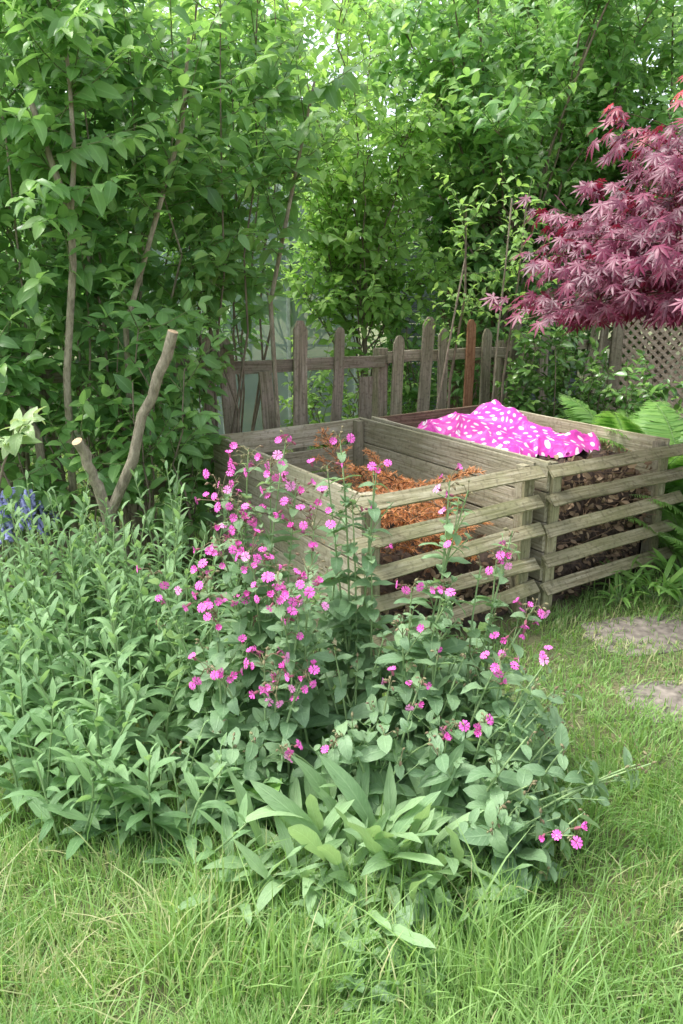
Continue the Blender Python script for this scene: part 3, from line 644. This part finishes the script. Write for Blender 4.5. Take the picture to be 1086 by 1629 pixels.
# ---------------------------------------------------------------- red maple
def maple():
    tr = np.array([2.65, 3.9, 0]); root = thing('japanese_maple', "dark red japanese maple with drooping lobed leaves", 'tree', tuple(tr))
    mb = MB(); ml = MB()
    tube(mb, [tr, tr+[-.03, 0, .5], tr+[0.02, -.02, 1.0], tr+[-.05, -.02, 1.4]], .06, .04, 10)
    P = []; D = []; Nn = []; Ls = []; Ti = []
    c = np.array([2.26, 3.75, 1.50]); R = np.array([1.38, 1.2, 1.14])
    tiers = np.array([-.02, .14, .32, .50, .68, .86, 1.0])
    for i in range(560):
        az = U(0, 6.28); ct = np.clip(rng.choice(tiers)+rng.normal(0, .035), -.08, 1); s_ = math.sqrt(max(0, 1-ct*ct)); rad = U(.70, 1.03)
        tierw = 1+.08*math.sin(az*5+ct*19)
        e = c+R*np.array([s_*math.cos(az), s_*math.sin(az), ct])*rad*tierw
        if e[0] > 3.0 and U(0, 1) < .6: continue
        s0 = tr+np.array([0, 0, U(.9, 1.4)]); br = curve(s0, e, [0, 0, U(.05, .2)], 9)
        if i % 4 == 0: tube(mb, br, .009, .002, 5)
        else: tube(mb, br[6:], .003, .0015, 3)
        hd = nrm(e-s0)
        for j in range(15):
            t = U(.80, 1.0); f = t*8; k = min(int(f), 7); p = br[k]*(1-(f-k))+br[k+1]*(f-k)
            out = nrm(hd*[1, 1, .15]+rng.normal(0, .6, 3)*[1, 1, .12]); q = p+out*U(.02, .20)+UP*U(-.04, .01)
            P.append(q); D.append(out*[1, 1, 0]-UP*U(.25, 1.0)); Nn.append(out*.4+UP*.85+np.array([-.1, -.4, 0])+rng.normal(0, .28, 3)); Ls.append(U(.048, .078))
            hh = (q[2]-1.5)/1.1; Ti.append(np.clip((hh-.62)*3.2+(q[0]-1.55)*.7+rng.normal(0, .2), 0, 1)*(U(0, 1) < .9))  # redder towards the upper right: backlight put into the leaf colour
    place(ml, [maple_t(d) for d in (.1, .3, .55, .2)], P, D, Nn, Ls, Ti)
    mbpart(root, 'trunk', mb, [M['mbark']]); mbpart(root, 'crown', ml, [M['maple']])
maple()

# ---------------------------------------------------------------- leafy perennial clump (left)
LAN = variants(0.25, .75, .9, [.3, .8, 1.3, .6], .3, .14, 5, .15)
def perennial(cx, cy, n, rad, h, LL, lab, mat='perennial', grp="leafy perennial clump", tm=LAN, dens=.026, lean=.16):
    root = thing('leafy_perennial', lab, 'plant', (cx, cy, 0), grp); mb = MB(); ml = MB(); P = []; D = []; Nn = []; Ls = []; Ti = []
    for i in range(n):
        az = U(0, 6.28); r = rad*math.sqrt(U(0, 1)); b = np.array([cx+r*math.cos(az), cy+r*math.sin(az), 0]); hh = h*U(.65, 1.12)*(1-.25*r/rad)
        e = b+np.array([math.cos(az)*lean*r/rad*1.3+rng.normal(0, .04), math.sin(az)*lean*r/rad+rng.normal(0, .04), hh])
        s = curve(b, e, rng.normal(0, .02, 3)*[1, 1, 0], 6); tube(mb, s, .0045, .0025, 5)
        k = int(hh/dens); q = np.linspace(.08, 1, k); ii = np.clip((q*5).astype(int), 0, 4); ff = (q*5-ii)[:, None]; pp = s[ii]*(1-ff)+s[ii+1]*ff
        ph = np.arange(k)*2.4+U(0, 6.28); up = .25+q**1.5*1.9+rng.normal(0, .15, k)
        P.append(pp); D.append(np.stack([np.cos(ph), np.sin(ph), up], -1)); Nn.append(np.tile(UP, (k, 1))-np.stack([np.cos(ph), np.sin(ph), 0*ph], -1)*.5+rng.normal(0, .25, (k, 3)))
        Ls.append(LL*(1.2-.75*q**2)*U(.65, 1.25, k)); Ti.append(np.clip((q-.5)*1.6*U(.2, 1), 0, 1))
    place(ml, tm, np.concatenate(P), np.concatenate(D), np.concatenate(Nn), np.concatenate(Ls), np.concatenate(Ti))
    mbpart(root, 'stems', mb, [M['stem']]); mbpart(root, 'foliage', ml, [M[mat]])
pl = "upright bushy green plant with narrow leaves"
for (x, y, n, r, h, L) in ((-.72, 2.35, 13, .17, .70, .12), (-1.02, 2.55, 13, .18, .80, .12), (-.85, 2.85, 14, .2, .90, .11), (-1.25, 2.9, 14, .2, .84, .12), (-.55, 2.8, 12, .18, .85, .11), (-1.15, 3.2, 13, .2, .82, .11),
                           (-.62, 2.08, 9, .13, .48, .12), (-1.3, 2.45, 12, .2, .64, .13), (-.95, 2.2, 10, .15, .54, .13), (-.42, 2.5, 9, .14, .66, .11), (-1.6, 3.1, 12, .2, .72, .11), (-.75, 3.25, 12, .2, .86, .11), (-.48, 1.93, 9, .10, .36, .12), (-.78, 2.0, 8, .12, .36, .12), (-.98, 3.05, 10, .16, .86, .11)):
    perennial(x, y, n, r, h, L, pl)

# ---------------------------------------------------------------- campion
def flower_mesh(pm, openf=0.0):
    V = []; Fc = []; mi = []
    pr = [(0.03, .12), (.22, .4), (.46, .80), (.40, 1.02), (.14, 1.04), (0, .74), (-.14, 1.04), (-.40, 1.02), (-.46, .80), (-.22, .4), (-.03, .12)]
    R = .0165
    for k in range(5):
        a = k*2*math.pi/5+rng.normal(0, .08); c, s = math.cos(a), math.sin(a); i = len(V); tl = rng.normal(0, .15)
        V.append((-.55*R*s*1, .55*R*c, R*(.16+openf*.35)))
        for (x, y) in pr:
            z = (.22*math.sin(y*2.2)+openf*y*.8-.1*abs(x)+tl*y)*R+k*.0002; V.append(((x*c-y*s)*R*(1-.35*openf), (x*s+y*c)*R*(1-.35*openf), z))
        m = len(pr)
        for q in range(m): Fc.append((i, i+1+q, i+1+(q+1) % m)); mi.append(0)
    i = len(V); prof = [(.0, -.0175), (.0035, -.016), (.0048, -.010), (.0038, -.002), (.0026, .0015)]
    for r, z in prof:
        for q in range(7): V.append((r*math.cos(q*.8976), r*math.sin(q*.8976), z))
    for j in range(len(prof)-1):
        for q in range(7): Fc.append((i+j*7+q, i+j*7+(q+1) % 7, i+(j+1)*7+(q+1) % 7, i+(j+1)*7+q)); mi.append(1)
    i = len(V)
    for q in range(8): V.append((.0018*math.cos(q*.785), .0018*math.sin(q*.785), .0048))
    Fc.append(tuple(range(i, i+8))); mi.append(2)
    me = bpy.data.meshes.new('flower'); me.from_pydata(V, [], Fc)
    for m in (pm, M['calyx'], M['eye']): me.materials.append(m)
    me.polygons.foreach_set('material_index', mi); me.update(); return me
FM = [flower_mesh(M['petal']), flower_mesh(M['petal'], .5), flower_mesh(M['petal2']), flower_mesh(M['petal'], .9)]
CAM = variants(0.52, .6, .78, [.5, .9, 1.3, .2], .35, .12, 6)
CG = "flowering red campion clump"
def bud(mb, p, d, s=1.0):
    d = nrm(d); tube(mb, [p, p+d*.004*s, p+d*.010*s, p+d*.015*s], np.array([.001, .0042, .0036, .0006])*s, None, 6, mat=1)
def campion(base, stems, lab):
    """stems: (tip, flowers, spread)"""
    root = thing('campion_plant', lab, 'flower', (base[0], base[1], 0), CG); mb = MB(); ml = MB(); P = []; D = []; Nn = []; Ls = []; Ti = []; fl = []
    b0 = np.array([base[0], base[1], 0])
    for tip, nf, sp in stems:
        tip = np.asarray(tip, float); b = b0+np.array([U(-.05, .05), U(-.05, .05), 0]); hgt = np.linalg.norm(tip-b)
        s = curve(b, tip, np.array([(b[0]-tip[0])*.12, (b[1]-tip[1])*.12, hgt*.03])+rng.normal(0, .012, 3), 10); tube(mb, s, .0055, .0022, 6)
        k = max(4, int(hgt/.09)); q = np.linspace(.06, .93, k)
        for j, t in enumerate(q):
            f = t*9; ii = min(int(f), 8); p = s[ii]*(1-(f-ii))+s[ii+1]*(f-ii); T = nrm(s[ii+1]-s[ii]); a0 = j*math.pi/2+.4
            x = nrm(np.cross(T, [.3, .9, .1])); y = np.cross(T, x)
            for sg in (1, -1):
                dd = sg*(x*math.cos(a0)+y*math.sin(a0)); P.append(p); D.append(dd+T*U(.1, .6)); Nn.append(T-dd*.3+rng.normal(0, .25, 3)); Ls.append((.155-(.105 if nf else .09)*t)*U(.75, 1.2)); Ti.append(max(0, t-.7)*U(0, 2))
                if t > .25 and t < .85 and U(0, 1) < .45:   # short leafy side shoot
                    e = p+(dd*.6+T)*U(.05, .13); tube(mb, [p, (p+e)/2+T*.005, e], .002, .0014, 4)
                    for z in range(4):
                        az = U(0, 6.28); P.append(p+(e-p)*U(.5, 1)); D.append(x*math.cos(az)+y*math.sin(az)+T*U(.2, 1)); Nn.append(T+rng.normal(0, .3, 3)); Ls.append(U(.035, .075)*(1.3-t)); Ti.append(U(0, .5))
                    if nf > 4 and U(0, 1) < .5 and t > .6: fl.append((e, nrm(e-p)))
        for j in range(nf):
            t = 1-abs(rng.normal(0, .10)) if nf > 3 else 1-abs(rng.normal(0, .03)); f = min(t, 1)*9; ii = min(max(int(f), 5), 8); p = s[ii]*(1-(f-ii))+s[ii+1]*(f-ii)
            dd = nrm(rng.normal(0, 1, 3)*[1, 1, .55]+UP*.35+np.array([0, -.35, 0])); e = p+dd*sp*U(.35, 1.1)
            tube(mb, [p, p*.5+e*.5+UP*.012, e], .0016, .001, 4, mat=1); fl.append((e, dd))
        for j in range(3+nf//2):
            dd = nrm(rng.normal(0, 1, 3)+UP*.2); e = tip+dd*sp*U(.1, .6); tube(mb, [tip-UP*.02, e], .0012, .0009, 4, mat=1); bud(mb, e, dd*.7-UP*.4, U(.7, 1.1))
    for j in range(16):
        az = U(0, 6.28); P.append(b0+np.array([math.cos(az)*.03, math.sin(az)*.03, U(.01, .1)])); D.append([math.cos(az), math.sin(az), U(.3, 1.3)]); Nn.append(UP+rng.normal(0, .2, 3)); Ls.append(U(.12, .19)); Ti.append(0)
    place(ml, CAM, P, D, Nn, Ls, Ti)
    mbpart(root, 'stems', mb, [M['stem'], M['stemred']]); mbpart(root, 'foliage', ml, [M['campion']])
    for (p, d) in fl[:95]:
        face = nrm(d*1.0+np.array([-.1+rng.normal(0, .55), -.45, .25+rng.normal(0, .5)])); qn = Vector(face).to_track_quat('Z', 'Y')
        mw = Matrix.LocRotScale(Vector(p)+Vector(face)*.012, qn @ Matrix.Rotation(U(0, 6), 3, 'Z').to_quaternion(), Vector([U(.68, 1.0)]*3))
        part(root, 'flower', FM[rng.choice(4, p=[.48, .26, .10, .16])], mw)
cl = "red campion with pink flowers on tall leafy stems"
S = survey
campion((-.30, 2.45), [(S(395, 715, 2.5), 10, .08), (S(350, 770, 2.45), 12, .10), (S(375, 800, 2.4), 11, .09), (S(345, 850, 2.35), 10, .09)], cl)
campion((-.22, 2.35), [(S(430, 735, 2.45), 8, .08), (S(455, 700, 2.4), 3, .05), (S(470, 780, 2.4), 10, .10), (S(400, 870, 2.3), 13, .10)], cl)
campion((-.12, 2.25), [(S(500, 825, 2.35), 10, .10), (S(440, 900, 2.2), 12, .09), (S(490, 900, 2.2), 8, .08), (S(440, 945, 2.15), 8, .07)], cl)
campion((-.33, 2.2), [(S(325, 920, 2.25), 10, .08), (S(345, 970, 2.2), 5, .06), (S(330, 1060, 2.1), 10, .07), (S(240, 905, 2.4), 4, .05)], cl)
campion((-.20, 2.15), [(S(420, 1045, 2.15), 9, .07), (S(440, 1085, 2.1), 9, .06), (S(490, 1060, 2.15), 8, .06), (S(475, 975, 2.2), 2, .05)], cl)
campion((.05, 2.5), [(S(540, 690, 2.55), 2, .05), (S(600, 740, 2.5), 3, .05), (S(520, 740, 2.5), 2, .06), (S(560, 800, 2.5), 2, .08), (S(590, 870, 2.45), 1, .08)], "tall campion stems carrying a few pink flowers and buds")
campion((.22, 2.3), [(S(715, 765, 2.35), 5, .05), (S(745, 780, 2.35), 1, .05), (S(655, 935, 2.3), 3, .04), (S(710, 930, 2.3), 5, .05), (S(640, 1000, 2.2), 0, .06)], "tall campion stems carrying a few pink flowers and buds")
campion((.42, 2.3), [(S(815, 845, 2.4), 4, .04), (S(790, 890, 2.4), 2, .03), (S(850, 965, 2.3), 8, .06), (S(765, 900, 2.35), 0, .05)], cl)
campion((.36, 2.1), [(S(800, 1040, 2.15), 6, .04), (S(880, 1040, 2.15), 3, .03), (S(770, 1140, 2.05), 4, .03), (S(730, 1150, 2.05), 3, .04), (S(850, 1090, 2.1), 0, .04)], cl)
campion((.12, 2.12), [(S(670, 1080, 2.1), 4, .04), (S(620, 1085, 2.1), 2, .03), (S(590, 1120, 2.1), 0, .03), (S(700, 1175, 2.0), 1, .03)], cl)
campion((-.05, 2.05), [(S(530, 1180, 2.0), 3, .03), (S(450, 1190, 2.0), 3, .03), (S(560, 1150, 2.05), 0, .04)], cl)
campion((.40, 1.95), [(S(915, 1330, 1.78), 4, .05), (S(840, 1250, 1.85), 0, .04), (S(1035, 1215, 1.95), 0, .05), (S(965, 1240, 1.95), 0, .05), (S(870, 1390, 1.75), 0, .04), (S(900, 1150, 2.05), 0, .04), (S(790, 1300, 1.8), 0, .04)], "campion sprawling sideways with a flower spray near the grass")
for (x, y, h, n) in ((.02, 2.25, .50, 6), (.25, 2.22, .5, 6), (.5, 2.22, .43, 6), (-.1, 2.6, .62, 5), (.2, 2.6, .54, 6), (.42, 2.6, .4, 5), (-.38, 2.35, .55, 6), (.36, 2.03, .38, 6), (.52, 2.0, .33, 6), (-.30, 2.06, .35, 6), (.15, 2.4, .5, 5), (-.18, 2.8, .56, 5), (.6, 2.35, .35, 5), (.46, 1.86, .26, 5), (.1, 2.04, .36, 5)):
    sts = [((x+rng.normal(0, .11), y+rng.normal(0, .08), h*U(.75, 1.1)), 0, .04) for _ in range(n)]
    campion((x, y), sts, "leafy campion growth with soft green paired leaves")

# ---------------------------------------------------------------- broad rosette in front
ROS = variants(0.185, 1.0, .8, [.3, .7, 1.0, 1.3, .5, 1.7], .25, .3, 10, .28)
def rosette(cx, cy, n, LL, lab, mat='rosette', lo=.25, hi=2.2, tm=ROS, nm='broadleaf_rosette', r=.05):
    root = thing(nm, lab, 'plant', (cx, cy, 0), None); ml = MB(); mb = MB()
    az = np.arange(n)*2.4+U(-.5, .5, n); up = np.linspace(hi, lo, n)*U(.6, 1.35, n)
    d = np.stack([np.cos(az), np.sin(az), up], -1); P = np.array([cx, cy, .01])+np.stack([np.cos(az), np.sin(az), 0*az], -1)*U(0, 1, n)[:, None]*r
    L = LL*U(.5, 1.15, n)
    stalk = nrm(d)*(L*.28)[:, None]
    for i in range(n): tube(mb, [P[i], P[i]+stalk[i]], .003, .0025, 4)
    place(ml, tm, P+stalk*.9, d, UP-np.stack([np.cos(az), np.sin(az), 0*az], -1)*.3+rng.normal(0, .42, (n, 3)), L*.85, U(0, .6, n))
    mbpart(root, 'stalks', mb, [M['stem']]); mbpart(root, 'leaves', ml, [M[mat]])
rl = "large rosette of pale green lance-shaped leaves in the grass"
for (x, y, n, L, hi) in ((.03, 1.88, 40, .31, 3.6), (.16, 1.86, 30, .30, 3.6), (-.11, 1.84, 28, .27, 3.2), (.05, 1.74, 30, .23, 2.6), (.21, 1.76, 24, .23, 2.6), (-.08, 1.74, 22, .21, 2.6), (.31, 1.84, 16, .24, 2.5)):
    rosette(x, y, n, L, rl, r=.09, hi=hi, lo=.35)
rosette(-.26, 1.72, 13, .20, "small pale-leaved rosette in the long grass", lo=.2, hi=2.0)
CAMr = variants(0.50, .6, .7, [.4, .9, 1.3], .3, .15, 7)
for (x, y, L, m) in ((.12, 1.55, .11, 'campion'), (.02, 1.58, .09, 'rosette'), (.21, 1.60, .10, 'campion'), (-.08, 1.62, .09, 'campion'), (.28, 1.66, .1, 'rosette'), (.0, 1.50, .08, 'campion'), (.17, 1.48, .09, 'campion'), (.08, 1.45, .08, 'campion')):
    rosette(x, y, 11, L, "small soft-leaved seedling at the edge of the clump", mat=m, tm=CAMr, lo=.4, hi=2.6, nm='seedling', r=.03)
rosette(-.30, 2.22, 9, .28, "broad dock leaves under the campion", tm=variants(.45, .6, .7, [.5, 1.0], .2, .15, 9), nm='dock_plant', mat='fern', hi=1.2)

# strap plant and ferns on the right
GR = variants(0.11, .5, .7, [.8, 1.3, 1.7], .3, .02, 8)
for (x, y, L) in ((1.62, 3.82, .28), (1.82, 3.95, .26), (1.5, 3.92, .2), (1.9, 3.75, .26), (1.72, 3.7, .24), (1.42, 3.78, .16)):
    rosette(x, y, 28, L, "arching strap-leaved tuft at the foot of the bin", tm=GR, mat='fern', nm='strap_leaved_plant', hi=2.5, lo=.5, r=.03)
PIN = [leaf_t(.15, .25, .7, .4, .1, 0, 3)]
def fern(cx, cy, n, L):
    root = thing('fern', "green fern with arching feathery fronds beside the bin", 'fern', (cx, cy, 0), 'ferns beside the compost bins'); mb = MB(); ml = MB()
    for i in range(n):
        az = i*2.4+U(-.3, .3); l = L*U(.75, 1.1); t = np.linspace(0, 1, 12)[:, None]; o = np.array([math.cos(az), math.sin(az), 0])
        el = U(1.0, 1.45); s = np.array([cx, cy, 0])+o*l*(math.cos(el)*t+.25*t**2)+UP*l*(math.sin(el)*t-.35*t**2.5); tube(mb, s, .003, .001, 4)
        k = int(30+24*l); q = np.linspace(.16, .99, k); ii = np.clip((q*11).astype(int), 0, 10); ff = (q*11-ii)[:, None]; pp = s[ii]*(1-ff)+s[ii+1]*ff; T = nrm(s[ii+1]-s[ii])
        sd = nrm(np.cross(T, UP)); W = l*.15*np.sin(np.clip(q*1.02, 0, 1)*math.pi)**.7+.008
        nn = np.cross(sd, T)
        for sg in (1, -1): place(ml, PIN, pp, sd*sg+T*.4+rng.normal(0, .04, pp.shape), nn, W, U(0, .6, k))
    mbpart(root, 'stalks', mb, [M['stem']]); mbpart(root, 'fronds', ml, [M['fern']])
for (x, y, n, L) in ((1.93, 4.25, 15, .75), (1.90, 4.62, 17, 1.05), (1.88, 5.0, 16, 1.25), (1.98, 3.95, 12, .6), (2.15, 4.7, 15, 1.25), (2.15, 4.25, 13, .9), (.35, 5.45, 9, .6)): fern(x, y, n, L)

# bluebells
for (x, y) in ((-1.53, 3.62), (-1.60, 3.70), (-1.48, 3.72)):
    root = thing('bluebell_plant', "violet-blue bluebells flowering under the shrub", 'flower', (x, y, 0), 'bluebells'); mb = MB(); ml = MB()
    for j in range(7):
        mf = MB()
        az = U(0, 6.28); tip = np.array([x+.08*math.cos(az), y+.08*math.sin(az), U(.50, .66)]); s = curve((x, y, 0), tip, (0, 0, .02), 7); tube(mb, s, .004, .002, 5)
        for q in range(12):
            t = 1-q*.022; p = s[0]*(1-t)+s[-1]*t+UP*.01; a = U(0, 6.28); o = np.array([math.cos(a), math.sin(a), 0])*U(.015, .032)
            e = p+o; tube(mf, [e+UP*.006-o*.9, e+UP*.006, e, e-UP*.014+o*.1, e-UP*.026+o*.4], np.array([.001, .002, .007, .007, .013]), None, 6)
        mbpart(root, 'flower_spike', mf, [M['bluebell']])
    n = 12; az = U(0, 6.28, n); place(ml, GR, np.tile([x, y, 0.], (n, 1)), np.stack([np.cos(az), np.sin(az), U(.6, 2, n)], -1), np.tile(UP, (n, 1)), U(.25, .4, n))
    mbpart(root, 'stems', mb, [M['stem']]); mbpart(root, 'leaves', ml, [M['fern']])
st = [(np.array([[-1.42, 2.9, 0], [-1.4, 2.9, .5], S(5, 740, 2.9), S(20, 700, 2.9)]), .007, .004)]
shrub('pale_shrub', "young shrub shoot with pale cream-green leaves", 'shrub', (-1.42, 2.9, 0), st, 'pale', 5, .16, .10, OV, t0=.85, step=.04)

# ---------------------------------------------------------------- light
w = bpy.data.worlds.new("World"); scene.world = w; w.use_nodes = True; nt = w.node_tree; nt.nodes.clear()
sky = nt.nodes.new('ShaderNodeTexSky'); sky.sky_type = 'NISHITA'; sky.sun_disc = False
EL, AZ = math.radians(64), math.radians(-82)
sky.sun_elevation = EL; sky.sun_rotation = AZ; sky.air_density = 1.0; sky.dust_density = 3.0
hs = nt.nodes.new('ShaderNodeHueSaturation'); hs.inputs['Saturation'].default_value = .4; hs.inputs['Value'].default_value = 2.9
bg = nt.nodes.new('ShaderNodeBackground'); bg.inputs[1].default_value = .15; o = nt.nodes.new('ShaderNodeOutputWorld')
nt.links.new(sky.outputs[0], hs.inputs['Color']); nt.links.new(hs.outputs[0], bg.inputs[0]); nt.links.new(bg.outputs[0], o.inputs[0])
sl = bpy.data.lights.new('sun', 'SUN'); sl.energy = 4.0; sl.angle = math.radians(20); sl.color = (1, .98, .93)
so = bpy.data.objects.new('sun', sl); COL.objects.link(so)
sv = Vector((math.sin(AZ)*math.cos(EL), math.cos(AZ)*math.cos(EL), math.sin(EL))); so.rotation_euler = sv.to_track_quat('Z', 'Y').to_euler()
scene.view_settings.view_transform = 'Standard'; scene.view_settings.look = 'None'; scene.view_settings.exposure = 0
